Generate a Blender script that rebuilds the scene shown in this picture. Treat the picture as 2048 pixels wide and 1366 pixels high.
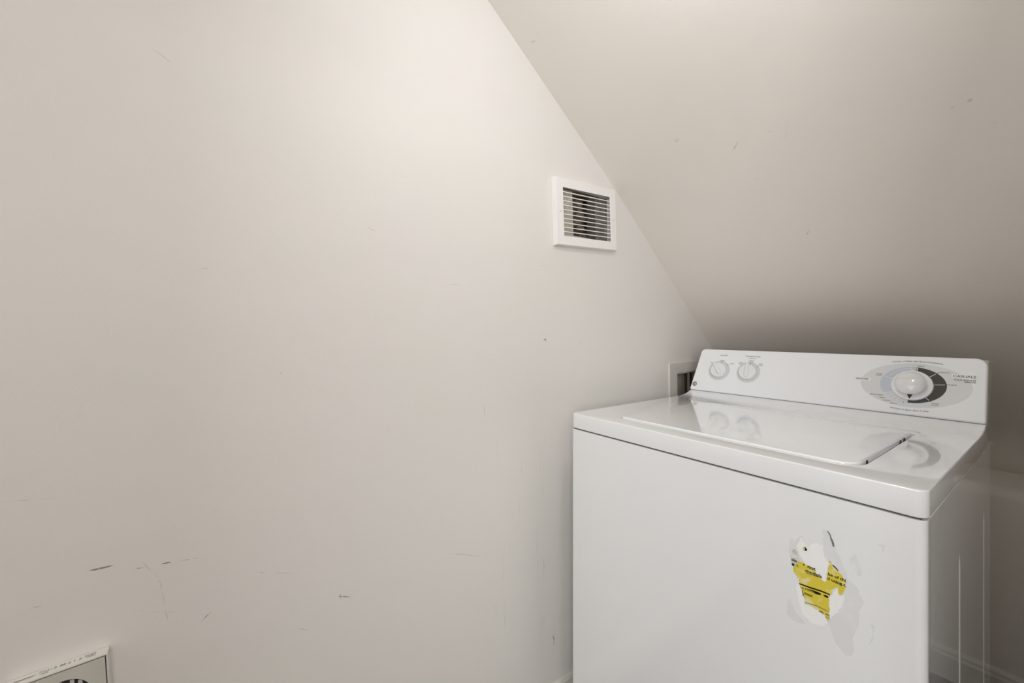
import bpy, bmesh, math, random
from mathutils import Vector, Matrix, noise
random.seed(7)
R = math.radians
scene = bpy.context.scene
for o in list(bpy.data.objects): bpy.data.objects.remove(o)
col = scene.collection

# ------------------------------------------------------------- camera
CAM = Vector((.913, 0, 1.13)); FPX = 829.0; HY = 664.0; YAW = 54.0
cd = bpy.data.cameras.new('camera'); cam = bpy.data.objects.new('camera', cd); col.objects.link(cam)
cam.location = CAM; cam.rotation_euler = (R(90), 0, R(YAW))
cd.sensor_width = 36; cd.lens = FPX/2048*36; cd.shift_y = -(683-HY)/2048; cd.clip_start = .02
scene.camera = cam
# ------------------------------------------------------------- exposure / world
scene.view_settings.view_transform = 'Standard'; scene.view_settings.look = 'None'
scene.view_settings.gamma = 1; scene.view_settings.use_curve_mapping = False
scene.view_settings.exposure = 0.0
w = bpy.data.worlds.new('world'); scene.world = w; w.use_nodes = True
w.node_tree.nodes['Background'].inputs[0].default_value = (.9, .92, 1, 1)
w.node_tree.nodes['Background'].inputs[1].default_value = .05
try:
    scene.cycles.use_denoising = True
    scene.cycles.max_bounces = 12; scene.cycles.diffuse_bounces = 8
except Exception: pass

# ------------------------------------------------------------- lights
def area(name, loc, target, sx, sy, power, color):
    l = bpy.data.lights.new(name, 'AREA'); l.shape = 'RECTANGLE'; l.size = sx; l.size_y = sy
    l.energy = power; l.color = color
    o = bpy.data.objects.new(name, l); col.objects.link(o); o.location = loc
    d = Vector(target)-Vector(loc)
    o.rotation_euler = d.to_track_quat('-Z', 'Y').to_euler() if abs(d.x)+abs(d.y) > 1e-6 else (0, 0, 0)
    return o
BULB = Vector((.64, .47, 1.90))          # bare bulb of the closet lamp, just above the frame
bl = bpy.data.lights.new('closet_bulb_light', 'POINT'); bl.energy = 5.2; bl.shadow_soft_size = .04; bl.color = (.985, .995, 1.03)
bo = bpy.data.objects.new('closet_bulb_light', bl); col.objects.link(bo); bo.location = BULB
area('hall_ceiling_light', (2.5, -.3, 2.36), (2.5, -.3, 1.4), .5, .5, 12.5, (1, 1, 1))
area('hall_fill_light', (2.5, -1.6, 1.5), (0, .8, 1.2), .8, 1.2, 35.5, (1, 1, 1))  # added fill from the hall side to brighten wall and washer; no window there
area('closet_end_fill', (.55, -1.45, 1.5), (.55, .8, 1.3), .8, 1.2, 4.6, (1, 1, 1))  # unseen fill added at the near end of the closet, not a fixture

# ------------------------------------------------------------- pixel -> point on a real plane
_s, _c = math.sin(R(YAW)), math.cos(R(YAW))
FW, RT = Vector((-_s, _c, 0)), Vector((_c, _s, 0))
def at(x, y, p, n):
    d = FW+RT*((x-1024)/FPX)+Vector((0, 0, 1))*((HY-y)/FPX); n = Vector(n)
    return CAM+d*(((Vector(p)-CAM).dot(n))/d.dot(n))

# ------------------------------------------------------------- materials
def mat(name, color, rough=.5, metal=0, coat=0, bump=None, var=None, spec=.5, alpha=1):
    m = bpy.data.materials.new(name); m.use_nodes = True; nt = m.node_tree; b = nt.nodes['Principled BSDF']
    b.inputs['Base Color'].default_value = (*color, 1); b.inputs['Roughness'].default_value = rough
    b.inputs['Metallic'].default_value = metal; b.inputs['Coat Weight'].default_value = coat
    b.inputs['Coat Roughness'].default_value = .04; b.inputs['Specular IOR Level'].default_value = spec
    b.inputs['Alpha'].default_value = alpha
    tc = nt.nodes.new('ShaderNodeTexCoord')
    if var:   # scale, amount : slow colour variation
        n = nt.nodes.new('ShaderNodeTexNoise'); n.inputs['Scale'].default_value = var[0]; n.inputs['Detail'].default_value = 5
        nt.links.new(tc.outputs['Object'], n.inputs['Vector'])
        mx = nt.nodes.new('ShaderNodeMixRGB'); r = nt.nodes.new('ShaderNodeMapRange')
        r.inputs['From Min'].default_value = .35; r.inputs['From Max'].default_value = .65
        nt.links.new(n.outputs['Fac'], r.inputs['Value']); nt.links.new(r.outputs[0], mx.inputs[0])
        c2 = var[2] if len(var) > 2 else tuple(c*(1-var[1]) for c in color)
        mx.inputs[1].default_value = (*color, 1); mx.inputs[2].default_value = (*c2, 1)
        nt.links.new(mx.outputs[0], b.inputs['Base Color'])
    if bump:  # list of (scale, strength, distance)
        prev = None
        for sc, st, di in bump:
            n = nt.nodes.new('ShaderNodeTexNoise'); n.inputs['Scale'].default_value = sc; n.inputs['Detail'].default_value = 3
            nt.links.new(tc.outputs['Object'], n.inputs['Vector'])
            bp = nt.nodes.new('ShaderNodeBump'); bp.inputs['Strength'].default_value = st; bp.inputs['Distance'].default_value = di
            nt.links.new(n.outputs['Fac'], bp.inputs['Height'])
            if prev: nt.links.new(prev.outputs[0], bp.inputs['Normal'])
            prev = bp
        nt.links.new(prev.outputs[0], b.inputs['Normal'])
    return m
M = {}
M['wall'] = mat('wall_paint', (.79, .765, .738), .55, bump=[(3.0, .35, .012), (260, .25, .0006)], var=(2.2, .0, (.775, .757, .722)))
M['slope'] = mat('slope_paint', (.83, .785, .735), .48, bump=[(2.5, .3, .012), (260, .25, .0006)], var=(1.8, .0, (.815, .78, .725)))
M['trim'] = mat('trim_paint', (.70, .68, .63), .35)
M['floor'] = mat('floor_vinyl', (.10, .075, .055), .45, var=(9, .3))
M['enamel'] = mat('white_enamel', (.86, .882, .90), .11, coat=1.0, bump=[(9, .06, .002)])
M['enamel_panel'] = mat('white_panel_enamel', (.85, .872, .892), .42, coat=0, spec=.35)
M['plastic'] = mat('white_plastic', (.76, .76, .745), .22, coat=.4)
M['beige_plastic'] = mat('beige_plastic', (.50, .47, .41), .45)
M['gap'] = mat('dark_gap', (.085, .082, .075), .8)
M['vent'] = mat('white_vent_metal', (.88, .865, .85), .35)
M['galv'] = mat('galvanised_metal', (.42, .40, .35), .45, metal=.5, var=(40, .35))
M['board'] = mat('raw_board', (.68, .65, .57), .8, var=(60, .15))
M['duct'] = mat('dusty_duct', (.33, .285, .22), .75, var=(38, .72), bump=[(90, .8, .004)])
M['black'] = mat('black_rubber', (.02, .02, .02), .6)
M['p_ring'] = mat('print_light_grey', (.66, .68, .69), .4, spec=.3)
M['p_ell'] = mat('print_pale_grey', (.71, .73, .74), .4, spec=.3)
M['p_white'] = mat('print_white', (.83, .85, .87), .4, spec=.3)
M['p_dark'] = mat('print_brown_black', (.062, .052, .042), .42, spec=.25)
M['p_navy'] = mat('print_blue_black', (.055, .06, .07), .42, spec=.25)
M['p_blue'] = mat('print_pale_blue', (.56, .60, .675), .4, spec=.3)
M['p_text'] = mat('print_dark_text', (.12, .12, .115), .5, spec=.2)
M['p_text2'] = mat('print_grey_text', (.20, .20, .195), .5, spec=.2)
M['knob'] = mat('knob_plastic', (.81, .83, .84), .09, coat=1)
M['pale_metal'] = mat('pale_painted_metal', (.66, .645, .60), .4)
M['grey_plate'] = mat('grey_plate_metal', (.62, .61, .555), .5, var=(30, .08))
M['label'] = mat('paper_label', (.75, .735, .69), .6)
M['hose'] = mat('braided_hose', (.45, .40, .33), .4, metal=.4)
M['recess'] = mat('outlet_recess_plastic', (.80, .74, .65), .6)
def film(name, color, alpha, rough=.6, thr=None):
    m = mat(name, color, rough); nt = m.node_tree; b = nt.nodes['Principled BSDF']
    if thr:
        tc = nt.nodes.new('ShaderNodeTexCoord'); n = nt.nodes.new('ShaderNodeTexNoise'); n.inputs['Scale'].default_value = thr[0]; n.inputs['Detail'].default_value = 6
        nt.links.new(tc.outputs['Object'], n.inputs['Vector'])
        r = nt.nodes.new('ShaderNodeMapRange'); r.inputs['From Min'].default_value = thr[1]; r.inputs['From Max'].default_value = thr[2]
        r.inputs['To Min'].default_value = 0; r.inputs['To Max'].default_value = alpha
        nt.links.new(n.outputs['Fac'], r.inputs['Value']); nt.links.new(r.outputs[0], b.inputs['Alpha'])
    else: b.inputs['Alpha'].default_value = alpha
    return m
M['scuff'] = film('scuff_film', (.20, .17, .14), .32, thr=(90, .35, .62))
M['scuff_dark'] = film('dark_scuff_film', (.13, .11, .09), .52, thr=(120, .3, .55))
M['streak'] = film('streak_film', (.30, .25, .20), .16, thr=(60, .4, .65))
M['residue'] = film('glue_residue', (.62, .62, .60), .14, .75, thr=(60, .38, .6))
M['residue_soft'] = film('paper_residue', (.70, .70, .68), .15, .8, thr=(25, .15, .45))
M['paper'] = mat('torn_white_paper', (.885, .90, .91), .85)
M['faded_yellow'] = film('faded_yellow_paper', (.52, .50, .30), .45, .8, thr=(55, .35, .6))
M['black_ink'] = mat('black_ink', (.02, .018, .01), .9, spec=.05)
def yellow():
    m = mat('yellow_paper', (.72, .58, .04), .8); nt = m.node_tree; b = nt.nodes['Principled BSDF']
    tc = nt.nodes.new('ShaderNodeTexCoord'); n = nt.nodes.new('ShaderNodeTexNoise'); n.inputs['Scale'].default_value = 55; n.inputs['Detail'].default_value = 7
    n.inputs['Roughness'].default_value = .65
    nt.links.new(tc.outputs['Object'], n.inputs['Vector'])
    r = nt.nodes.new('ShaderNodeMapRange'); r.inputs['From Min'].default_value = .52; r.inputs['From Max'].default_value = .66
    mx = nt.nodes.new('ShaderNodeMixRGB'); mx.inputs[1].default_value = (.70, .58, .05, 1); mx.inputs[2].default_value = (.76, .72, .42, 1)
    nt.links.new(n.outputs['Fac'], r.inputs['Value']); nt.links.new(r.outputs[0], mx.inputs[0]); nt.links.new(mx.outputs[0], b.inputs['Base Color'])
    return m
M['yellow'] = yellow()

# ------------------------------------------------------------- helpers
def empty(name, loc, label=None, cat=None, group=None, rot=None):
    o = bpy.data.objects.new(name, None); col.objects.link(o); o.location = loc
    if rot: o.rotation_euler = rot
    o.empty_display_size = .05
    if label: o['label'] = label
    if cat: o['category'] = cat
    if group: o['group'] = group
    return o
def root_of(p):
    while p.parent: p = p.parent
    return p
def link(name, bm, m, parent=None, smooth=None, local=False, label=None, kind=None, norm=True):
    """mesh given in world coordinates (or in its root's frame if local)"""
    me = bpy.data.meshes.new(name)
    if norm: bmesh.ops.recalc_face_normals(bm, faces=bm.faces)
    bm.to_mesh(me); bm.free()
    o = bpy.data.objects.new(name, me); col.objects.link(o); me.materials.append(m)
    if parent is not None:
        if not local:
            me.transform(Matrix.Translation(-root_of(parent).location))
        o.parent = parent
    if smooth is not None:
        for p in me.polygons: p.use_smooth = True
        if smooth < 180: me.set_sharp_from_angle(angle=R(smooth))
    if label: o['label'] = label
    if kind: o['kind'] = kind
    return o
def bev(o, width, seg=3, ang=30):
    b = o.modifiers.new('bevel', 'BEVEL'); b.width = width; b.segments = seg; b.limit_method = 'ANGLE'; b.angle_limit = R(ang)
    b.harden_normals = False
    for p in o.data.polygons: p.use_smooth = True
    o.data.set_sharp_from_angle(angle=R(60))
    return o
def box(bm, a, b):
    vs = [bm.verts.new((x, y, z)) for x in (a[0], b[0]) for y in (a[1], b[1]) for z in (a[2], b[2])]
    for f in ((0, 1, 3, 2), (4, 6, 7, 5), (0, 4, 5, 1), (2, 3, 7, 6), (0, 2, 6, 4), (1, 5, 7, 3)):
        bm.faces.new([vs[i] for i in f])
    return bm
def newbox(a, b): return box(bmesh.new(), a, b)
def prism(bm, pts, off):
    """closed polygon of 3-D points extruded by vector off"""
    off = Vector(off); a = [bm.verts.new(Vector(p)) for p in pts]; b = [bm.verts.new(Vector(p)+off) for p in pts]
    n = len(a); bm.faces.new(a); bm.faces.new(b[::-1])
    for i in range(n): bm.faces.new((a[i], b[i], b[(i+1) % n], a[(i+1) % n]))
    return bm
def rrect(x0, y0, x1, y1, r, seg=6):
    """2-D rounded rectangle; r single or (bl, br, tr, tl)"""
    if not isinstance(r, (tuple, list)): r = (r,)*4
    out = []
    for (cx, cy, rr, a0) in ((x0+r[0], y0+r[0], r[0], 180), (x1-r[1], y0+r[1], r[1], 270), (x1-r[2], y1-r[2], r[2], 0), (x0+r[3], y1-r[3], r[3], 90)):
        if rr < 1e-6: out.append((cx, cy)); continue
        for k in range(seg+1):
            a = R(a0+90*k/seg); out.append((cx+rr*math.cos(a), cy+rr*math.sin(a)))
    return out
def lathe(bm, prof, mtx, seg=40, capend=True):
    rings = []
    for r, h in prof:
        if r < 1e-6: rings.append([bm.verts.new(mtx @ Vector((0, 0, h)))])
        else: rings.append([bm.verts.new(mtx @ Vector((r*math.cos(2*math.pi*k/seg), r*math.sin(2*math.pi*k/seg), h))) for k in range(seg)])
    for a, b in zip(rings, rings[1:]):
        for k in range(seg):
            k2 = (k+1) % seg
            if len(a) == 1: bm.faces.new((a[0], b[k], b[k2]))
            elif len(b) == 1: bm.faces.new((a[k], b[0], a[k2]))
            else: bm.faces.new((a[k], b[k], b[k2], a[k2]))
    return bm
def tube(bm, pts, r, seg=10):
    rings = []; pts = [Vector(p) for p in pts]
    for i, p in enumerate(pts):
        t = (pts[min(i+1, len(pts)-1)]-pts[max(i-1, 0)]).normalized()
        u = t.orthogonal().normalized(); v = t.cross(u)
        rings.append([bm.verts.new(p+u*r*math.cos(2*math.pi*k/seg)+v*r*math.sin(2*math.pi*k/seg)) for k in range(seg)])
    for a, b in zip(rings, rings[1:]):
        for k in range(seg): bm.faces.new((a[k], b[k], b[(k+1) % seg], a[(k+1) % seg]))
    bm.faces.new(rings[0]); bm.faces.new(rings[-1][::-1])
    return bm
_fc = {}
def text_bm(s, size, mtx, shear=0, bend=None, align='CENTER', sx=1.0, thick=0):
    """flat lettering as a mesh; mtx maps the text plane (x right, y up) into the world"""
    cu = bpy.data.curves.new('t', 'FONT'); cu.body = s; cu.size = size; cu.align_x = align; cu.align_y = 'CENTER'
    cu.shear = shear; cu.resolution_u = 3; cu.offset = 0 if ('M' in s and size < .0065) else min(thick, size*.022)
    o = bpy.data.objects.new('t', cu); col.objects.link(o)
    me = bpy.data.meshes.new_from_object(o); bpy.data.objects.remove(o); bpy.data.curves.remove(cu)
    bm = bmesh.new(); bm.from_mesh(me); bpy.data.meshes.remove(me)
    for v in bm.verts:
        x, y = v.co.x*sx, v.co.y
        if bend: x, y = bend(x, y)
        v.co = mtx @ Vector((x, y, 0))
    return bm

# ============================================================= THE ROOM
def wall_with_holes(name, ys, zs, holes, x0, x1):
    bm = bmesh.new(); cells = {}
    for i in range(len(ys)-1):
        for j in range(len(zs)-1):
            cy, cz = (ys[i]+ys[i+1])/2, (zs[j]+zs[j+1])/2
            cells[i, j] = not any(h[0] < cy < h[1] and h[2] < cz < h[3] for h in holes)
    V = {}
    def v(x, i, j):
        if (x, i, j) not in V: V[x, i, j] = bm.verts.new((x, ys[i], zs[j]))
        return V[x, i, j]
    for (i, j), s in cells.items():
        if not s: continue
        for x in (x0, x1): bm.faces.new((v(x, i, j), v(x, i+1, j), v(x, i+1, j+1), v(x, i, j+1)))
        for (di, dj, a, b) in ((-1, 0, (i, j), (i, j+1)), (1, 0, (i+1, j), (i+1, j+1)), (0, -1, (i, j), (i+1, j)), (0, 1, (i, j+1), (i+1, j+1))):
            if not cells.get((i+di, j+dj), False):
                bm.faces.new((v(x0, *a), v(x0, *b), v(x1, *b), v(x1, *a)))
    o = link(name, bm, M['wall']); o['kind'] = 'structure'
    return o
VH = (.850, 1.060, 1.424, 1.568)      # register opening
OH = (1.436, 1.640, .800, .974)       # laundry outlet opening
Y0, Y1, ZT, XR = -1.5, 2.30, 2.42, 1.16
YD0, YD1, ZD, XH, YH = -.62, .34, 2.03, 3.0, -2.2   # doorway in the right-hand wall; the hall lies beyond it
wall_left = wall_with_holes('wall_left', [Y0, VH[0], VH[1], OH[0], OH[1], Y1], [0, OH[2], OH[3], VH[2], VH[3], ZT], [VH, OH], 0, -.012)
wall_left['label'] = 'smooth beige painted wall with faint scuff marks'

def structbox(name, a, b, m, label=None):
    o = link(name, newbox(a, b), m); o['kind'] = 'structure'
    if label: o['label'] = label
    return o
structbox('floor', (-.3, YH-.1, -.1), (XH+.1, Y1+.1, 0), M['floor'])
structbox('ceiling', (-.1, Y0-.1, ZT), (XR+.1, .06, ZT+.1), M['slope'])
bm = bmesh.new()
for a_, b_ in (((XR, Y0, 0), (XR+.1, YD0, ZT)), ((XR, YD1, 0), (XR+.1, Y1, ZT)), ((XR, YD0, ZD), (XR+.1, YD1, ZT))): box(bm, a_, b_)
o = link('wall_right', bm, M['wall']); o['kind'] = 'structure'
structbox('wall_back', (-.1, Y0-.1, 0), (XR+.1, Y0, ZT), M['wall'])
structbox('wall_hall_far', (XH, YH, 0), (XH+.1, 1.2, ZT), M['wall'])
structbox('wall_hall_left', (XR+.1, YH-.1, 0), (XH+.1, YH, ZT), M['wall'])
structbox('wall_hall_right', (XR+.1, 1.2, 0), (XH+.1, 1.3, ZT), M['wall'])
structbox('ceiling_hall', (XR+.1, YH-.1, ZT), (XH+.1, 1.3, ZT+.1), M['slope'])
# sloping underside (stair soffit): profile in y-z, slightly bowed as the plaster is
SL = [(.04, 2.42), (.30, 2.217), (.5845, 1.997), (.80, 1.829), (1.087, 1.602), (1.38, 1.346), (1.685, 1.076), (1.95, .857), (2.19, .655)]
bm = bmesh.new()
def cr(p0, p1, p2, p3, t): return .5*((2*p1)+(-p0+p2)*t+(2*p0-5*p1+4*p2-p3)*t*t+(-p0+3*p1-3*p2+p3)*t**3)
prof = []
for i in range(len(SL)-1):
    a, b, c, d = SL[max(i-1, 0)], SL[i], SL[i+1], SL[min(i+2, len(SL)-1)]
    for k in range(5):
        t = k/5; prof.append((cr(a[0], b[0], c[0], d[0], t), cr(a[1], b[1], c[1], d[1], t)))
prof.append(SL[-1])
pts = [(-.011, y, z) for y, z in prof]+[(-.011, 2.42, .655), (-.011, 2.42, 2.52), (-.011, .04, 2.52)]
prism(bm, pts, (XR+.011, 0, 0))
o = link('ceiling_slope', bm, M['slope'], smooth=30); o['kind'] = 'structure'; o['label'] = 'sloping beige soffit under the stairs'
# low wall with ledge and rounded nosing under the slope
bm = bmesh.new(); pr = [(2.30, 0), (1.95, 0), (1.95, .620)]
for k in range(1, 9):
    a = R(90*k/8); pr.append((1.985-.035*math.cos(a), .620+.035*math.sin(a)))
pr += [(2.30, .655)]
prism(bm, [(0, y, z) for y, z in pr], (XR, 0, 0))
o = link('wall_knee', bm, M['slope'], smooth=30); o['kind'] = 'structure'; o['label'] = 'low boxed-in ledge behind the washer'
def baseboard(name, p0, p1, nrm, label):
    """moulded board: profile extruded from p0 to p1, nrm points into the room"""
    pr = [(0, 0), (.013, 0), (.013, .075), (.010, .082), (.009, .090), (.005, .097), (.0, .100)]
    bm = bmesh.new(); p0 = Vector(p0); n = Vector(nrm)
    prism(bm, [p0+n*a+Vector((0, 0, b)) for a, b in pr], Vector(p1)-p0)
    o = link(name, bm, M['trim']); o['kind'] = 'structure'; o['label'] = label; return o
baseboard('baseboard_left', (0, Y0, 0), (0, 1.95, 0), (1, 0, 0), 'painted baseboard along the left wall')
baseboard('baseboard_back', (.013, 1.95, 0), (XR, 1.95, 0), (0, -1, 0), 'painted baseboard under the ledge behind the washer')

# ---- scuffs and streaks on the paint
def strip(pxs, w, plane, n, m, parent, name='scuff_mark', kind=None, off=.0004):
    n = Vector(n); P = [at(x, y, plane, n)+n*off for x, y in pxs]
    bm = bmesh.new(); L = []
    for i, p in enumerate(P):
        t = (P[min(i+1, len(P)-1)]-P[max(i-1, 0)]).normalized(); s = n.cross(t).normalized()
        ww = w*(.25 if i in (0, len(P)-1) else 1)*.5
        L.append((bm.verts.new(p+s*ww), bm.verts.new(p-s*ww)))
    for a, b in zip(L, L[1:]): bm.faces.new((a[0], b[0], b[1], a[1]))
    o = link(name, bm, m, parent)
    if kind: o['kind'] = kind
    return o
WX, WN = (0, 0, 0), (1, 0, 0)
def ws(px, w, m='scuff'): strip(px, w, WX, WN, M[m], wall_left)
ws([(178, 1141), (190, 1139), (212, 1134), (228, 1130)], .0028, 'scuff_dark')
ws([(270, 1138), (278, 1136), (290, 1134)], .0022)
ws([(322, 1128), (332, 1126), (342, 1124)], .0026, 'scuff_dark')
ws([(360, 1121), (384, 1118), (398, 1115)], .0022)
ws([(276, 1112), (296, 1136), (310, 1146), (321, 1165), (328, 1200), (332, 1226), (338, 1250)], .0022, 'streak')
ws([(300, 1224), (350, 1224), (382, 1225)], .0012, 'streak')
ws([(402, 1244), (412, 1233), (423, 1223)], .0018, 'scuff_dark')
ws([(517, 1145), (523, 1145), (530, 1145)], .0022)
ws([(552, 1145), (566, 1146), (582, 1147)], .0018)
ws([(677, 1193), (681, 1193), (690, 1193), (702, 1194)], .0020, 'scuff_dark')
ws([(680, 1187), (681, 1193), (682, 1199)], .0026, 'scuff_dark')
ws([(594, 1257), (604, 1258), (616, 1260)], .0016)
ws([(58, 1218), (70, 1214), (84, 1211)], .0018)
ws([(0, 1002), (60, 1000), (110, 996)], .0016, 'streak')
ws([(303, 98), (320, 108), (342, 125)], .0016)
ws([(400, 537), (412, 537), (425, 538)], .0014)
ws([(732, 452), (741, 458), (752, 463)], .0013)
ws([(895, 568), (909, 569), (922, 570)], .0012)
ws([(420, 1020), (434, 1022), (446, 1020)], .0018, 'streak')
ws([(1087, 680), (1090, 679), (1093, 682)], .0070, 'scuff_dark')
ws([(1159, 684), (1161, 684.5), (1163, 685)], .0040)
ws([(968, 808), (969, 820), (970, 834)], .0022)
ws([(900, 1108), (920, 1108), (960, 1113)], .0018)
ws([(1078, 532), (1088, 533), (1098, 532)], .0022, 'streak')
ws([(558, 744), (562, 747), (566, 745)], .0022)
ws([(1086, 1112), (1088, 1130), (1087, 1160)], .0018)
ws([(1105, 1270), (1108, 1278), (1107, 1290)], .0035, 'scuff_dark')
ws([(960, 1170), (957, 1200), (958, 1230)], .0018, 'streak')
rs = random.Random(3)
for k in range(26):          # faint vertical drips beside the washer
    x = rs.uniform(985, 1125); y = rs.uniform(860, 1250); h = rs.uniform(20, 90); j = rs.uniform(-3, 3)
    ws([(x, y), (x+j*.5, y+h*.5), (x+j, y+h)], rs.uniform(.0010, .0022), 'streak')
# marks on the slope
slope = bpy.data.objects['ceiling_slope']
def on_slope(px, w, m='scuff'):
    y, z = None, None
    p = at(*px[len(px)//2], (0, 1.087, 1.602), (0, .64, .768))
    yy = p.y
    for i in range(len(prof)-1):
        if prof[i][0] <= yy <= prof[i+1][0]:
            a, b = prof[i], prof[i+1]; t = Vector((0, b[0]-a[0], b[1]-a[1])).normalized(); n = Vector((0, t.z, -t.y))
            strip(px, w, (0, a[0], a[1]), n, M[m], slope, off=.0016); return
for px, w, m in (([(1062, 84), (1067, 83), (1071, 81)], .006, 'scuff'), ([(1074, 64), (1075, 66), (1076, 69)], .004, 'streak'),
                 ([(1466, 302), (1470, 294), (1479, 279)], .004, 'scuff'), ([(1901, 213), (1904, 214), (1906, 216)], .008, 'scuff'),
                 ([(1937, 198), (1940, 200), (1943, 201)], .008, 'scuff'), ([(1570, 280), (1573, 262), (1577, 240)], .0016, 'streak'),
                 ([(1610, 470), (1615, 466), (1620, 459)], .003, 'scuff'), ([(1509, 357), (1515, 357), (1522, 358)], .003, 'streak'),
                 ([(1535, 263), (1540, 262), (1545, 263)], .003, 'streak'), ([(1850, 522), (1860, 521), (1870, 519)], .003, 'streak'),
                 ([(1988, 243), (1990, 244), (1991, 246)], .005, 'scuff'), ([(1700, 302), (1705, 301), (1712, 300)], .0025, 'streak'),
                 ([(1850, 668), (1858, 677), (1868, 683)], .004, 'streak'), ([(1345, 277), (1351, 279), (1357, 281)], .014, 'streak')):
    on_slope(px, w, m)

# ============================================================= CLOSET LAMP (gives the key light, above the frame)
lamp = empty('ceiling_lamp', (BULB.x, BULB.y, 2.13), 'white porcelain bulb holder on the sloping ceiling over the washer', 'lamp')
MT = Matrix.Translation((BULB.x, BULB.y, 0))
link('canopy', lathe(bmesh.new(), [(0, 2.18), (.055, 2.18), (.055, 2.075), (.045, 2.062), (.02, 2.058), (0, 2.058)], MT, 32), M['plastic'], lamp, smooth=40)
link('socket', lathe(bmesh.new(), [(0, 2.065), (.021, 2.065), (.021, 1.985), (.016, 1.972), (0, 1.972)], MT, 24), M['plastic'], lamp, smooth=40)

# ============================================================= WASHER
WX0, WX1 = .1005, .7885
washer = empty('washing_machine', ((WX0+WX1)/2, 1.12, 0), 'white top-loading washing machine with a torn yellow sticker on its front', 'washing machine')
# cabinet body
cab = link('cabinet', newbox((WX0+.002, .812, .012), (WX1-.0015, 1.462, .8705)), M['enamel'], washer); bev(cab, .0025, 2)
# vertical pressed ribs on the right flank
for ry in (1.057, 1.356):
    bm = bmesh.new(); n = 10
    prev = None
    for zz, s in ((.05, .0), (.07, 1), (.725, 1), (.745, .0)):
        ring = []
        for k in range(n+1):
            a = math.pi*k/n; ring.append(bm.verts.new((WX1-.0016+.0013*s*math.sin(a), ry+.0035*math.cos(a), zz)))
        if prev:
            for k in range(n): bm.faces.new((prev[k], prev[k+1], ring[k+1], ring[k]))
        prev = ring
    link('side_rib', bm, M['enamel'], cab, smooth=180)
# rear flange at the top of the cabinet side
bm = bmesh.new(); prism(bm, [(WX1-.02, 1.322, .8707), (WX1+.0005, 1.322, .8707), (WX1+.0015, 1.479, .8707), (WX1-.004, 1.485, .8707), (WX1-.02, 1.485, .8707)], (0, 0, .0018))
link('rear_flange', bm, M['enamel'], cab)
# front panel, wraps round both front corners
o = rrect(WX0, .7865, WX1, .8115, (.013, .013, .0001, .0001), 7)
bm = bmesh.new(); prism(bm, [(x, y, .012) for x, y in o], (0, 0, .8587))
fp = link('front_panel', bm, M['enamel'], washer); bev(fp, .0022, 2, 60)
# base feet
for fx in (WX0+.05, WX1-.05):
    for fy in (.84, 1.41):
        link('foot', lathe(bmesh.new(), [(0, 0), (.02, 0), (.02, .008), (.008, .009), (.008, .03), (0, .03)], Matrix.Translation((fx, fy, 0)), 16), M['black'], washer)
# deck (top) : profile with cove, run across the machine, rounded front corners
pr = [(.787, .8735), (.787, .912), (1.255, .9115)]
for k in range(1, 11):
    a = R(66*k/10); pr.append((1.290+.075*math.sin(a)*.98, .9115+.0305*(1-math.cos(a))*1.0*.93))
pr.append((1.3725, .9275)); pr.append((1.376, .9255)); pr.append((1.345, .905)); pr.append((1.305, .8735))
# smooth cove: replaced by an explicit curve
cove = [(1.262, .9118), (1.290, .9122), (1.312, .9134), (1.330, .9155), (1.345, .9185), (1.358, .9222), (1.3695, .9270)]
pr = [(.787, .8735), (.787, .912)]+cove+[(1.374, .9262), (1.350, .902), (1.318, .8735)]
bm = bmesh.new(); prism(bm, [(WX0-.001, y, z) for y, z in pr], (WX1-WX0+.002, 0, 0))
bmesh.ops.recalc_face_normals(bm, faces=bm.faces)
ed = [e for e in bm.edges if all(abs(v.co.y-.787) < 1e-5 for v in e.verts) and abs(e.verts[0].co.z-e.verts[1].co.z) > .01]
bmesh.ops.bevel(bm, geom=ed, offset=.016, segments=8, profile=.5, affect='EDGES')
deck = link('deck', bm, M['enamel'], washer); bev(deck, .0065, 5, 32)
# dark joint under the deck
link('joint_gasket', newbox((WX0+.006, .7925, .868), (WX1-.006, .82, .876)), M['gap'], deck)
# sunken well that the lid lies in: cut out of the deck
LX0, LX1, LY0, LY1 = .222, .698, .843, 1.213
bm = bmesh.new()
prism(bm, [(x, y, .9035) for x, y in rrect(LX0-.0022, LY0-.0028, LX1+.0062, LY1+.003, (.012, .038, .006, .004), 10)], (0, 0, .03))
bmesh.ops.recalc_face_normals(bm, faces=bm.faces)
cme = bpy.data.meshes.new('cutter'); bm.to_mesh(cme); bm.free(); cut = bpy.data.objects.new('cutter', cme); col.objects.link(cut)
cut.location = washer.location; cme.transform(Matrix.Translation(-washer.location))
bo_ = deck.modifiers.new('well', 'BOOLEAN'); bo_.operation = 'DIFFERENCE'; bo_.object = cut; bo_.solver = 'EXACT'
bpy.context.view_layer.update()
nm = bpy.data.meshes.new_from_object(deck.evaluated_get(bpy.context.evaluated_depsgraph_get()))
deck.modifiers.clear(); deck.data = nm; bpy.data.objects.remove(cut)
for p in nm.polygons: p.use_smooth = True
nm.set_sharp_from_angle(angle=R(28))
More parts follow.
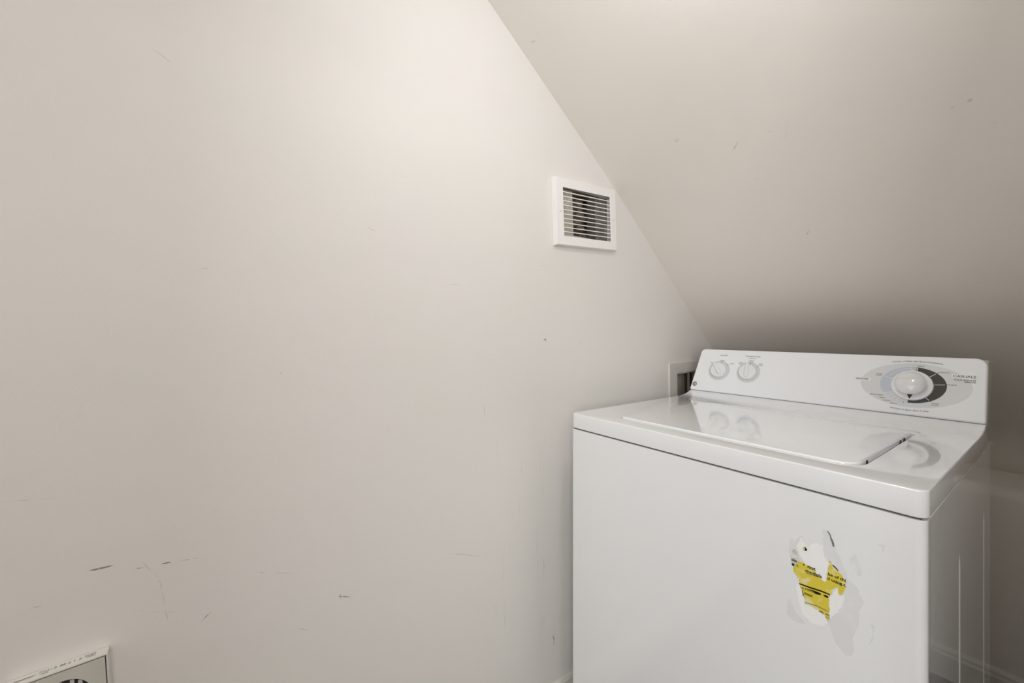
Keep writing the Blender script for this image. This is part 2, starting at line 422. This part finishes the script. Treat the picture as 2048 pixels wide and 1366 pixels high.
# lid
bm = bmesh.new()
prism(bm, [(x, y, .9045) for x, y in rrect(LX0, LY0, LX1, LY1, (.010, .033, .003, .003), 10)], (0, 0, .0108))
lid = link('lid', bm, M['enamel'], washer); bev(lid, .0042, 5, 40)
for sx, sy, rot in ((.6935, .868, 38), (.6984, .899, 0), (.6984, 1.120, 0), (.6984, 1.150, 0)):
    bm = newbox((-.0010, -.0026, .9050), (.0014, .0026, .9125)); bmesh.ops.transform(bm, matrix=Matrix.Translation((sx-.0003, sy, 0)) @ Matrix.Rotation(R(-rot), 4, 'Z'), verts=bm.verts)
    link('lid_bumper', bm, M['black'], lid, label='black rubber bumper on the lid edge')
# hinge ridge behind the lid
bm = bmesh.new(); n = 8; prev = None
for xx in (LX0-.03, LX0-.02, LX1+.004, LX1+.014):
    s = 0 if xx in (LX0-.03, LX1+.014) else 1
    ring = [bm.verts.new((xx, 1.232+.014*math.cos(math.pi*k/n), .9108+s*.0048*math.sin(math.pi*k/n))) for k in range(n+1)]
    if prev:
        for k in range(n): bm.faces.new((prev[k], prev[k+1], ring[k+1], ring[k]))
    prev = ring
link('hinge_ridge', bm, M['enamel'], deck, smooth=180)
# small hinge screw at the right end
link('hinge_pin', lathe(bmesh.new(), [(.004, 0), (.004, .001), (.002, .0022), (0, .0025)], Matrix.Translation((.712, 1.222, .912)), 14), M['enamel'], deck, smooth=60)

# ---- console
PV = Vector((0, .059, .132)).normalized(); PN = Vector((0, -.132, .059)).normalized(); PX = Vector((1, 0, 0)); P0 = Vector((0, 1.366, .930))   # u is measured along the machine from the left wall
def pm(u, v, h=0, rot=0):
    """frame on the console face: u right, v up the face, h off it (millimetres)"""
    m = Matrix((PX, PV, PN)).transposed().to_4x4(); m.translation = P0+PX*u*.001+PV*v*.001+PN*h*.001
    return m @ Matrix.Rotation(R(rot), 4, 'Z')
A = pm(0, 0)
# face panel
pts = []
def taper(u, v): # left edge leans in a little toward the top
    f = v/153.0
    if u < 345: return u+(1-u/345)*11.5*f
    return u-(u-345)/345*2.5*f
outl = [(98.5+taper(u, v), v) for u, v in rrect(0, 0, 691, 153, (4, 5, 20, 13), 8)]
bm = bmesh.new(); prism(bm, [A @ Vector((u*.001, v*.001, 0)) for u, v in outl], -PN*.022)
console = link('control_console', bm, M['enamel_panel'], washer); bev(console, .0035, 4, 40)
# rear cover of the console
yz = [(1.378, .924), (1.3320, .8745), (1.402, .8745), (1.500, 1.030), (1.503, 1.050), (1.488, 1.062), (1.440, 1.0655), (1.392, .945)]
bm = bmesh.new(); prism(bm, [(WX0+.012, y, z) for y, z in yz], (WX1-WX0-.0130, 0, 0))
rc = link('rear_cover', bm, M['beige_plastic'], console, label='beige plastic rear cover of the console'); bev(rc, .004, 3, 40)
# printed marks -------------------------------------------------
def flat(name, poly, m, h, parent=console, label=None):
    bm = bmesh.new(); bm.faces.new([bm.verts.new(A @ Vector((u*.001, v*.001, h*.001))) for u, v in poly])
    return link(name, bm, M[m], parent, label=label, norm=False)
def annulus(name, outer, inner, m, h, parent=console):
    bm = bmesh.new(); n = len(outer)
    a = [bm.verts.new(A @ Vector((u*.001, v*.001, h*.001))) for u, v in outer]; b = [bm.verts.new(A @ Vector((u*.001, v*.001, h*.001))) for u, v in inner]
    for k in range(n-1): bm.faces.new((a[k], a[k+1], b[k+1], b[k]))
    return link(name, bm, M[m], parent, norm=False)
def arc(cx, cy, ra, rb, a0, a1, n=48): return [(cx+ra*math.cos(R(a0+(a1-a0)*k/n)), cy+rb*math.sin(R(a0+(a1-a0)*k/n))) for k in range(n+1)]
DU, DV = 666, 76
flat('printed_oval', arc(DU+1, DV, 100, 57, 0, 360-5, 90), 'p_ell', .10)
flat('printed_scale', arc(DU, DV+.5, 60, 46.5, 0, 355, 70)[:], 'p_ring', .16)
def ring_part(name, a0, a1, m, h, ro=1.0, ri=36):
    annulus(name, arc(DU, DV+.5, 60*ro, 46.5*ro, a0, a1), arc(DU, DV, ri, ri, a0, a1), m, h)
ring_part('printed_scale_band', 96, 212, 'p_blue', .22)
ring_part('printed_scale_band', -56, 82, 'p_dark', .22)
ring_part('printed_scale_band', -95, -56, 'p_navy', .22)
annulus('printed_scale_line', arc(DU, DV+.5, 50, 43.0, 84, 150), arc(DU, DV+.5, 49, 42.2, 84, 150), 'p_white', .28)
def tick(u0, v0, u1, v1, w, m, h=.32):
    d = Vector((u1-u0, v1-v0)).normalized(); n = Vector((-d.y, d.x))*w/2
    flat('printed_tick', [(u0+n.x, v0+n.y), (u0-n.x, v0-n.y), (u1-n.x, v1-n.y), (u1+n.x, v1+n.y)], m, h)
for t in ((693, 97, 705.5, 108.1), (701, 79.6, 722.3, 82.5), (689.5, 49, 698.5, 40.6), (672.5, 111, 673.8, 120.6), (612, 95.5, 630, 88.5), (617, 49.5, 630, 54), (624.5, 42.5, 637, 50), (632, 38, 642, 46), (640, 34.4, 648, 42)):
    tick(*t, 1.15, 'p_white')
for t in ((670.6, 110, 671.4, 122.5), (671.4, 122, 674.5, 122.6), (708, 110, 712, 113.2), (724, 83, 731, 83.4), (699.5, 39.6, 701.5, 36.6)):
    tick(*t, .9, 'p_dark')
def ptext(name, s, size, u, v, rot=0, shear=0, bend=None, m='p_text', h=.36, sx=1.0, align='CENTER', thick=.00006):
    return link(name, text_bm(s, size*.001*1.06, pm(u, v, h, rot), shear, bend, align, sx, thick), M[m], console, norm=False)
flat('printed_label_box', rrect(551.5, 79, 586.5, 87, 1, 2), 'p_white', .30)
flat('printed_label_box', rrect(731.5, 101, 775, 110.5, 1, 2), 'p_white', .30)
ptext('printed_word', 'WHITES', 6.0, 569, 83, sx=1.15, thick=.00012)
ptext('printed_word', 'CASUALS', 7.4, 752.5, 105.7, sx=1.12, thick=.00016)
ptext('printed_word', 'PULSE AGITATE', 4.2, 770.5, 97, sx=1.12, align='RIGHT', shear=.2, thick=.0001)
ptext('printed_word', 'GENTLE', 4.2, 770.5, 92.5, sx=1.12, align='RIGHT', shear=.2, thick=.0001)
for s, u, v in (('HEAVY', 679, 126.3), ('MEDIUM', 721, 112.9), ('LIGHT', 736, 83), ('DRAIN', 709.5, 34.2), ('& SPIN', 708.5, 29.7), ('RINSE', 602.5, 99.8),
                ('& SPIN', 601.5, 95.7), ('EXTRA LIGHT', 602, 43), ('LIGHT', 614, 36.4), ('MEDIUM', 622.3, 30.2), ('HEAVY', 636, 24.2)):
    ptext('printed_word', s, 3.5, u, v, sx=1.12, m='p_text')
ptext('printed_word', '*', 6.5, 666, 119.3, m='p_text'); ptext('printed_word', '*', 6.5, 654.3, 28.6, m='p_text')
def bend_up(x, y): return x, y-(x/.05)**2*.0050
def bend_dn(x, y): return x, y+(x/.04)**2*.0030
ptext('printed_word', '4 Cycles \u2022 2 Wash / Spin Speed Combinations', 4.7, 670, 138.6, shear=.35, bend=bend_up, m='p_text2')
ptext('printed_word', 'Pull Knob To Start \u2022 Push To Stop', 4.7, 664.5, 11.2, shear=.35, bend=bend_dn, m='p_text2')
# small dials' print
for (u, v) in ((187, 76), (281, 77)):
    annulus('printed_ring', arc(u, v, 36, 35, 0, 360), arc(u, v, 22, 22, 0, 360), 'p_ring', .12)
ptext('printed_word', 'LOAD SIZE', 4.6, 192, 131, sx=1.1); ptext('printed_word', 'TEMPERATURE', 5.6, 285.8, 131.6, sx=1.2, thick=.0001)
ptext('printed_word', 'WASH-RINSE', 3.4, 285.2, 125.2, sx=1.1, m='p_text2')
for s, u, v in (('MINI', 155, 102.5), ('LARGE', 191, 111.6), ('SUPER', 225.5, 102.6), ('COLD', 253, 108.4), ('COLD', 253, 103.8), ('WARM', 284.5, 116.7), ('COLD', 284.5, 112.1), ('HOT', 314, 108), ('COLD', 314, 103.4)):
    ptext('printed_word', s, 3.9, u, v, sx=1.15)
for u, v in ((189.6, 106), (212.1, 97.6), (260.9, 97.9), (282.9, 105.6), (305.3, 98)):
    flat('printed_dot', arc(u, v, 1.5, 1.5, 0, 340, 12), 'p_text', .2)
# round maker's emblem, bottom left of the face
EU, EV = 112.8, 20.5
emblem = flat('emblem', arc(EU, EV, 8.4, 8.4, 0, 350, 30), 'p_text', .15)
annulus('emblem_ring', arc(EU, EV, 7.3, 7.3, 0, 360), arc(EU, EV, 6.7, 6.7, 0, 360), 'p_white', .22, emblem)
link('emblem_letters', text_bm('GE', .0090, pm(EU, EV, .24), .25, None, 'CENTER', .85, .0002), M['p_white'], emblem, norm=False)

# ---- small rotary knobs
def small_knob(u, v, ang, label):
    m = pm(u, v, 0)
    bm = lathe(bmesh.new(), [(.0255, .0003), (.0262, .002), (.0250, .0095), (.0235, .0118), (.0, .0128)], m, 48)
    k = link('knob', bm, M['knob'], console, smooth=40, label=label)
    g = pm(u, v, 0, ang)
    # tear-drop grip: narrow pointer end (+x) overhanging the rim, broad rear end
    bm = bmesh.new(); secs = []
    N_ = 22
    for i in range(N_+1):
        t = i/N_; x = -.0205+.0515*t
        wdt = (.0080*(1-t)+.0042*t)
        end = min(1, math.sqrt(max(0, 1-((.22-t)/.22)**2))) if t < .22 else (min(1, math.sqrt(max(0, 1-((t-.93)/.07)**2))) if t > .93 else 1)
        hgt = (.0100*(1-t)+.0045*t)*(.35+.65*end)
        wdt *= max(.12, end)
        ring = []
        for k2 in range(11):
            a = math.pi*k2/10; ring.append(bm.verts.new(g @ Vector((x, wdt*math.cos(a), .0108+hgt*math.sin(a)**.7 if k2 not in (0, 10) else .0108))))
        secs.append(ring)
    for a, b in zip(secs, secs[1:]):
        for k2 in range(10): bm.faces.new((a[k2], a[k2+1], b[k2+1], b[k2]))
    bm.faces.new(secs[0]); bm.faces.new(secs[-1][::-1])
    link('grip', bm, M['knob'], k, smooth=50)
small_knob(187, 76, 128, 'load size knob turned to the upper left')
small_knob(281, 77, 95, 'temperature knob pointing almost straight up')
# ---- big programme dial
skirt = link('dial_skirt', lathe(bmesh.new(), [(.0385, .0003), (.0385, .0025), (.0372, .0050), (.030, .0054), (0, .0056)], pm(DU, DV-1.5), 64), M['enamel_panel'], console, smooth=40)
bm = bmesh.new(); m = pm(DU, DV-1.5); NR, NS = 16, 64; rows = []
R0 = .0285
lathe(bm, [(.023, .0054), (.0225, .012), (.0262, .0185)], m, 64)
cth = math.cos(R(8)); sth = math.sin(R(8))
for i in range(NR+1):
    r = R0*i/NR if i else 0
    ring = []
    for k in range(NS if i else 1):
        a = 2*math.pi*k/NS; x, y = r*math.cos(a), r*math.sin(a)
        yy = -x*sth+y*cth
        q = r/R0
        h = .0185+.0125*math.sqrt(max(0, 1-q**2.6*.985))+.0034*math.exp(-(abs(yy)/.0085)**4)*(1-q**4)
        ring.append(bm.verts.new(m @ Vector((x, y, h))))
    rows.append(ring)
for i in range(NR):
    a, b = rows[i], rows[i+1]
    for k in range(NS):
        k2 = (k+1) % NS
        if i == 0: bm.faces.new((a[0], b[k], b[k2]))
        else: bm.faces.new((a[k], b[k], b[k2], a[k2]))
# underside lip joins head to stem
last = rows[-1]; lip = [bm.verts.new(m @ Vector((.0262*math.cos(2*math.pi*k/NS), .0262*math.sin(2*math.pi*k/NS), .0185))) for k in range(NS)]
for k in range(NS): bm.faces.new((last[k], lip[k], lip[(k+1) % NS], last[(k+1) % NS]))
dial = link('dial_knob', bm, M['knob'], console, smooth=65, label='large domed programme dial')
bm = bmesh.new(); mm = pm(DU-1.0, DV-1.5, 5.75)
bm.faces.new([bm.verts.new(mm @ Vector((x*.001, y*.001, 0))) for x, y in ((-5.2, -24.5), (0, -36), (5.2, -24.5))]); link('pointer', bm, M['p_dark'], skirt, norm=False)

# ---- torn sticker on the front
FY = .7865
def front_poly(name, px, m, off, parent, label=None, norm=False, tear=True):
    bm = bmesh.new(); P = [at(x, y, (0, FY, 0), (0, 1, 0)) for x, y in px]
    Q = []; rg = random.Random(len(px)*31+int(px[0][0])); n = len(P)
    for i in range(n):                       # ragged, torn outline
        a, b = P[i], P[(i+1) % n]; Q.append((a.x, a.z)); L = (b-a).length; k = int(L/.0028)
        for j in range(1, k+1 if tear else 1):
            t = j/(k+1); d = min(.0009, L*.12)
            Q.append((a.x+(b.x-a.x)*t+rg.uniform(-d, d), a.z+(b.z-a.z)*t+rg.uniform(-d, d)))
    from mathutils.geometry import tessellate_polygon
    vs = [bm.verts.new((x, FY-off, z)) for x, z in Q]
    for tri in tessellate_polygon([[Vector((x, z, 0)) for x, z in Q]]):
        try: bm.faces.new([vs[i] for i in tri])
        except ValueError: pass
    for f in bm.faces:
        f.normal_update()
        if f.normal.y > 0: f.normal_flip()
    return link(name, bm, M[m], parent, label=label, norm=norm)
# pixel outlines read from the sticker crop (x0, y0, scale) -> photo pixels
def cx(pts, x0=1560, y0=1060, s=6.831): return [(x0+x/s, y0+y/s) for x, y in pts]
sticker = front_poly('sticker', cx([(180, 510), (265, 430), (330, 455), (345, 470), (430, 500), (470, 560), (530, 625), (560, 665), (615, 712), (640, 680), (640, 600), (680, 470), (715, 475), (790, 550), (860, 640), (915, 720), (900, 790), (860, 870), (835, 890), (810, 880), (793, 840), (790, 780), (760, 790), (720, 810), (715, 860), (665, 920), (680, 1100), (675, 1220), (655, 1250), (620, 1180), (540, 1110), (430, 1045), (350, 1015), (335, 940), (330, 890), (290, 800), (262, 700), (225, 620), (180, 560)]), 'yellow', .00030, front_panel := fp, 'torn remains of a yellow paper label')
D2 = dict(x0=1520, y0=1040, s=4.711)
front_poly('paper_residue', cx([(280, 150), (330, 220), (350, 175), (395, 150), (420, 210), (440, 300), (420, 400), (380, 420), (380, 470), (320, 470), (290, 380), (268, 300)], **D2), 'residue_soft', .00010, sticker)
front_poly('paper_residue', cx([(590, 95), (640, 95), (690, 190), (720, 300), (770, 400), (830, 560), (900, 620), (985, 780), (940, 860), (930, 1000), (880, 1100), (885, 1250), (860, 1280), (800, 1270), (740, 1190), (700, 1130), (660, 1010), (635, 970), (660, 900), (650, 730), (720, 640), (740, 700), (760, 710), (820, 600), (790, 530), (690, 420), (660, 400), (600, 330), (600, 200)], **D2), 'residue_soft', .00012, sticker)
front_poly('paper_residue', cx([(280, 725), (300, 770), (330, 860), (430, 980), (340, 965), (290, 930), (255, 890), (255, 800)], **D2), 'residue_soft', .00012, sticker)
front_poly('paper_residue', cx([(850, 350), (900, 320), (930, 400), (990, 510), (930, 530), (880, 470), (850, 420)], **D2), 'residue', .00014, sticker)
front_poly('paper_residue', cx([(1045, 970), (1080, 1000), (1070, 1120), (1020, 1200), (1060, 1100)], **D2), 'residue', .00014, sticker)
front_poly('paper_residue', cx([(1105, 230), (1180, 240), (1165, 320), (1145, 300), (1150, 255)], **D2), 'residue', .00014, sticker)
front_poly('white_paper', cx([(340, 250), (390, 160), (440, 260), (520, 220), (590, 240), (605, 350), (640, 400), (630, 480), (625, 580), (600, 585), (545, 530), (530, 490), (480, 440), (430, 420), (405, 380), (375, 330)], **D2), 'paper', .00016, sticker)
front_poly('white_paper', cx([(420, 780), (440, 800), (540, 840), (640, 930), (640, 980), (560, 1000), (470, 960), (400, 880), (360, 760), (340, 600), (370, 610), (410, 710)], **D2), 'paper', .00016, sticker)
front_poly('white_paper', cx([(655, 730), (690, 680), (735, 640), (745, 710), (760, 720), (790, 700), (800, 760), (740, 860), (660, 930), (650, 850)], **D2), 'paper', .00016, sticker)
# faded grey ink patch at the left of the sticker
front_poly('faded_patch', cx([(160, 290), (185, 250), (215, 275), (245, 340), (270, 410), (275, 480), (200, 500), (170, 480), (150, 400)]), 'faded_yellow', .00022, sticker)
def ink(px, m='black_ink', name='ink_mark'): front_poly(name, cx(px), m, .00045, sticker, tear=False)
ink([(262, 722), (400, 772), (560, 822), (685, 876), (680, 890), (560, 842), (400, 792), (266, 740)])
ink([(282, 778), (345, 795), (430, 815), (500, 838), (560, 865), (558, 888), (500, 878), (430, 848), (345, 815), (295, 795)])
ink([(590, 880), (640, 892), (662, 910), (660, 930), (620, 915), (600, 900)])
ink([(705, 470), (735, 480), (775, 520), (805, 562), (795, 560), (760, 525), (730, 495)])
ink([(330, 225), (350, 235), (375, 270), (360, 285), (330, 278), (345, 262)]); ink([(310, 232), (335, 240), (338, 270), (318, 282)], 'yellow')
ink([(670, 425), (690, 420), (705, 440), (690, 460), (672, 450)], 'yellow')
ink([(640, 10), (660, 18), (690, 55), (700, 95), (720, 130), (740, 180), (745, 230), (722, 225), (712, 180), (690, 120), (680, 70)], 'p_text2')
ink([(158, 455), (185, 455), (200, 480), (190, 495), (165, 480)]); ink([(150, 398), (180, 400), (235, 425), (230, 440), (200, 430), (160, 415)], 'p_text')
ink([(345, 982), (500, 1030), (665, 1110), (664, 1117), (500, 1039), (346, 990)], 'p_text'); ink([(360, 590), (440, 610), (520, 640), (519, 646), (440, 617), (361, 597)], 'p_text')
ink([(750, 715), (820, 735), (900, 765), (899, 772), (820, 743), (750, 722)], 'p_text')
def front_text(s, px, py, size, m='black_ink', align='LEFT', thick=.00025, rot=0):
    p = at(px, py, (0, FY, 0), (0, 1, 0)); mt = Matrix.Translation((p.x, FY-.0005, p.z)) @ Matrix.Rotation(R(90), 4, 'X') @ Matrix.Rotation(R(rot), 4, 'Z')
    link('ink_word', text_bm(s, size, mt, 0, None, align, 1.05, thick), M[m], sticker, norm=False)
front_text('To', 1585, 1119, .0060, 'p_text'); front_text('0.', 1593, 1130.5, .0050, 'p_text')
front_text('not', 1615, 1132.5, .0078); ink([(322, 460), (338, 462), (332, 482), (320, 486)])
front_text('models', 1611, 1140.5, .0074)
front_text('be of thi', 1656, 1147.5, .0064); front_text('d using t', 1654.5, 1156, .0064)
front_text('Least', 1604, 1183, .0068, thick=.0001); front_text('t', 1605, 1188.8, .0068)
front_text('UNITED', 1603, 1175.6, .0050, 'yellow', thick=.0002)
front_text('nth. sm', 1638, 1221.5, .0044, thick=.0001); front_text('mm', 1650.5, 1233, .0034, 'p_text')

# ============================================================= AIR REGISTER
vent = empty('air_vent', (0, .9405, 1.4888), 'white louvred air vent grille high on the left wall', 'vent', rot=(R(2.5), 0, 0))
W_, H_, D_ = .2660/2, .2005/2, .0175
iw, ih = .2045/2, .1425/2
def ring_frame(o0, o1, x0, x1, bevel_in=0, thin=0):
    """picture-frame solid in y-z"""
    bm = bmesh.new()
    O0 = [(-o0[0], -o0[1]), (o0[0], -o0[1]), (o0[0], o0[1]), (-o0[0], o0[1])]; I0 = [(-o1[0], -o1[1]), (o1[0], -o1[1]), (o1[0], o1[1]), (-o1[0], o1[1])]
    q = bevel_in
    back_o = [bm.verts.new((x0, y, z)) for y, z in O0]; front_o = [bm.verts.new((x1, y*(1-q/o0[0]), z*(1-q/o0[1]))) for y, z in O0]
    front_i = [bm.verts.new((x1, y, z)) for y, z in I0]; back_i = [bm.verts.new((x0 if not thin else x1-thin, y, z)) for y, z in I0]
    if thin:
        bo = [bm.verts.new((x1-thin, y*(1-.0025/o0[0]), z*(1-.0025/o0[1]))) for y, z in O0]; b2 = [bm.verts.new((x0, y*(1-.0012/o0[0]), z*(1-.0012/o0[1]))) for y, z in O0]
    for k in range(4):
        j = (k+1) % 4
        bm.faces.new((back_o[k], back_o[j], front_o[j], front_o[k])); bm.faces.new((front_o[k], front_o[j], front_i[j], front_i[k]))
        bm.faces.new((front_i[k], front_i[j], back_i[j], back_i[k]))
        if thin: bm.faces.new((back_i[k], back_i[j], bo[j], bo[k])); bm.faces.new((bo[k], bo[j], b2[j], b2[k])); bm.faces.new((b2[k], b2[j], back_o[j], back_o[k]))
        else: bm.faces.new((back_i[k], back_i[j], back_o[j], back_o[k]))
    return bm
fr = link('frame', ring_frame((W_, H_), (iw, ih), .0006, D_, .003, .0014), M['vent'], vent, local=True); bev(fr, .0012, 2, 25)
for k in range(10):
    z = -ih+(k+1)*(2*ih/11)
    bm = bmesh.new(); prism(bm, [(D_-.0010, -iw-.001, z-.0012), (D_-.0010, -iw-.001, z+.0012), (D_-.0105, -iw-.001, z+.0030), (D_-.0105, -iw-.001, z+.0012)], (0, 2*iw+.002, 0))
    link('slat', bm, M['vent'], vent, local=True)
for sy in (-1, 1):
    bm = lathe(bmesh.new(), [(.0028, 0), (.0028, .0006), (.0018, .0013), (0, .0015)], Matrix.Translation((D_, sy*(W_-.0165), .0)) @ Matrix.Rotation(R(90), 4, 'Y'), 14)
    sc_ = link('screw', bm, M['vent'], vent, local=True, smooth=60)
    link('screw_slot', newbox((D_+.0012, sy*(W_-.0165)-.0003, -.0018), (D_+.0017, sy*(W_-.0165)+.0003, .0018)), M['black'], sc_, local=True)
# what shows through the slats: board edge at the left, sheet-metal boot, crumpled duct
bm = bmesh.new()
for a, b in (((-.16, -.125, -.085), (-.012, -.118, .085)), ((-.16, .118, -.085), (-.012, .125, .085)), ((-.16, -.125, -.085), (-.012, .125, -.078)), ((-.16, -.125, .078), (-.012, .125, .085)), ((-.163, -.125, -.085), (-.158, .125, .085))):
    box(bm, a, b)
link('duct_boot', bm, M['duct'], vent, local=True)
link('board_edge', newbox((-.034, -.117, -.077), (-.014, -.034, .077)), M['board'], vent, local=True, label='pale board edge behind the slats')
link('boot_flange', newbox((-.050, .066, -.077), (-.014, .117, .077)), M['galv'], vent, local=True, label='grey metal flange behind the slats')
bm = bmesh.new(); n1, n2 = 26, 30; g = []
for i in range(n1+1):
    row = []
    for k in range(n2+1):
        y = -.060+.130*k/n2; z = -.077+.154*i/n1
        nn = noise.noise(Vector((y*26, z*42, 1.7)))+.5*noise.noise(Vector((y*70, z*95, 3)))
        row.append(bm.verts.new((-.052+.036*nn-.22*abs(y-.0)**1.2, y, z)))
    g.append(row)
for i in range(n1):
    for k in range(n2): bm.faces.new((g[i][k], g[i][k+1], g[i+1][k+1], g[i+1][k]))
o = link('crumpled_duct', bm, M['duct'], vent, local=True, smooth=40)

# ============================================================= LAUNDRY OUTLET BOX (behind the console)
ob = empty('water_outlet_box', (0, 1.52, .90), 'recessed white water outlet box half hidden behind the washer console', 'outlet box', rot=(R(1.0), 0, 0))
O = ((-.133, -.145), (.133, .115)); I = ((-.084, -.096), (.118, .076))
bm = bmesh.new()
vo = rrect(*O[0], *O[1], .004, 3); vi = rrect(*I[0], *I[1], .006, 3)
def loft(bm, ls):
    rr = [[bm.verts.new(p) for p in l] for l in ls]
    for a, b in zip(rr, rr[1:]+rr[:1]):
        for k in range(len(a)): bm.faces.new((a[k], a[(k+1) % len(a)], b[(k+1) % len(a)], b[k]))
    return bm
loft(bm, [[(.0006, y, z) for y, z in vo], [(.005, y, z) for y, z in vo], [(.007, y*.985, z*.985) for y, z in vo], [(.007, y, z) for y, z in vi], [(.0006, y, z) for y, z in vi]])
link('frame', bm, M['trim'], ob, local=True, smooth=30)
bm = bmesh.new()
for a, b in (((-.092, -.088, -.100), (0, -.084, .080)), ((-.092, .118, -.100), (0, .122, .080)), ((-.092, -.088, -.100), (0, .122, -.096)), ((-.092, -.088, .070), (0, .122, .074)), ((-.096, -.088, -.100), (-.092, .122, .080))):
    box(bm, a, b)
link('recess', bm, M['recess'], ob, local=True)
link('inner_panel', newbox((-.060, .073, -.096), (-.050, .118, .062)), M['gap'], ob, local=True)
link('supply_pipe', tube(bmesh.new(), [(-.036, .064, z) for z in (-.09, -.03, .02, .062)], .0055, 12), M['hose'], ob, local=True, smooth=50)
link('supply_pipe', tube(bmesh.new(), [(-.036, .098, z) for z in (-.09, -.03, .02, .062)], .0055, 12), M['hose'], ob, local=True, smooth=50)

# ============================================================= SURFACE POWER OUTLET (lower left)
pw = empty('power_outlet_box', (0, -.182, .573), 'shallow metal outlet box with printed top edge low on the left wall', 'outlet box', rot=(R(2.6), 0, 0))
hw, hh, dd = .0545, .0545, .021
body = link('box_body', ring_frame((hw, hh), (hw-.0022, hh-.0022), .0003, dd, 0), M['pale_metal'], pw, local=True); bev(body, .0008, 2, 30)
# cover plate with a round hole, set just behind the rim
bm = bmesh.new(); hc = (.004, .006); hr = .0305; n = 64
outer = []
for k in range(n):
    a = 2*math.pi*k/n; c, s = math.cos(a), math.sin(a); f = 1/max(abs(c), abs(s)); outer.append(((hw-.0036)*c*f, (hh-.0036)*s*f))
inner = [(hc[0]+hr*math.cos(2*math.pi*k/n), hc[1]+hr*math.sin(2*math.pi*k/n)) for k in range(n)]
loft(bm, [[(dd-.0028, y, z) for y, z in outer], [(dd-.0010, y, z) for y, z in outer], [(dd-.0010, y, z) for y, z in inner], [(dd-.0028, y, z) for y, z in inner]])
cov = link('cover_plate', bm, M['grey_plate'], pw, local=True, smooth=30, label='dull grey cover plate with a round hole')
rec = link('receptacle', lathe(bmesh.new(), [(0, .003), (.027, .003), (.027, .0125), (.0245, .0140), (0, .0140)], Matrix.Translation((0, hc[0], hc[1])) @ Matrix.Rotation(R(90), 4, 'Y'), 48), M['black'], pw, local=True, smooth=40, label='dark round power receptacle')
for ay in (-.017, -.0035, .010, .0185):
    link('receptacle_rib', newbox((.0125, hc[0]+ay-.0022, hc[1]-.022), (.0175, hc[0]+ay+.0022, hc[1]+math.sqrt(max(.0001, .0285**2-ay**2))-.0005)), M['grey_plate'], rec, local=True)
for q in ((-.044, .044), (.044, -.044)):
    link('cover_screw', lathe(bmesh.new(), [(.003, 0), (.003, .0006), (0, .0016)], Matrix.Translation((dd-.001, q[0], q[1])) @ Matrix.Rotation(R(90), 4, 'Y'), 12), M['galv'], cov, local=True, smooth=60)
# printed strip on the upper edge (reads toward the room)
bm = bmesh.new(); bm.faces.new([bm.verts.new(p) for p in ((.0015, -hw+.001, hh+.00012), (dd-.0012, -hw+.001, hh+.00012), (dd-.0012, hw-.001, hh+.00012), (.0015, hw-.001, hh+.00012))])
lab = link('printed_strip', bm, M['label'], pw, local=True, norm=False, label='pale printed strip on the top edge')
def top_text(s, y, x, size, thick=.0002, shear=0, sx=1.0, m='p_text2'):
    mt = Matrix(((0, -1, 0, x), (1, 0, 0, y), (0, 0, 1, hh+.0003), (0, 0, 0, 1)))
    link('strip_text', text_bm(s, size, mt, shear, None, 'CENTER', sx, thick), M[m], lab, local=True, norm=False)
top_text('TM31', -.014, .0085, .0062); top_text('2', -.004, .0085, .0068); top_text('BE', .004, .009, .0066); top_text('2', .011, .0095, .0068); top_text('I', .0165, .0095, .0072)
top_text('2', .0225, .0095, .0070); top_text('2CET', .0335, .0080, .0058); top_text('TION', .0345, .0125, .0040); top_text('SIZE', -.0140, .0135, .0040)
top_text('mmimml', -.036, .0100, .0058, .0003, .5)
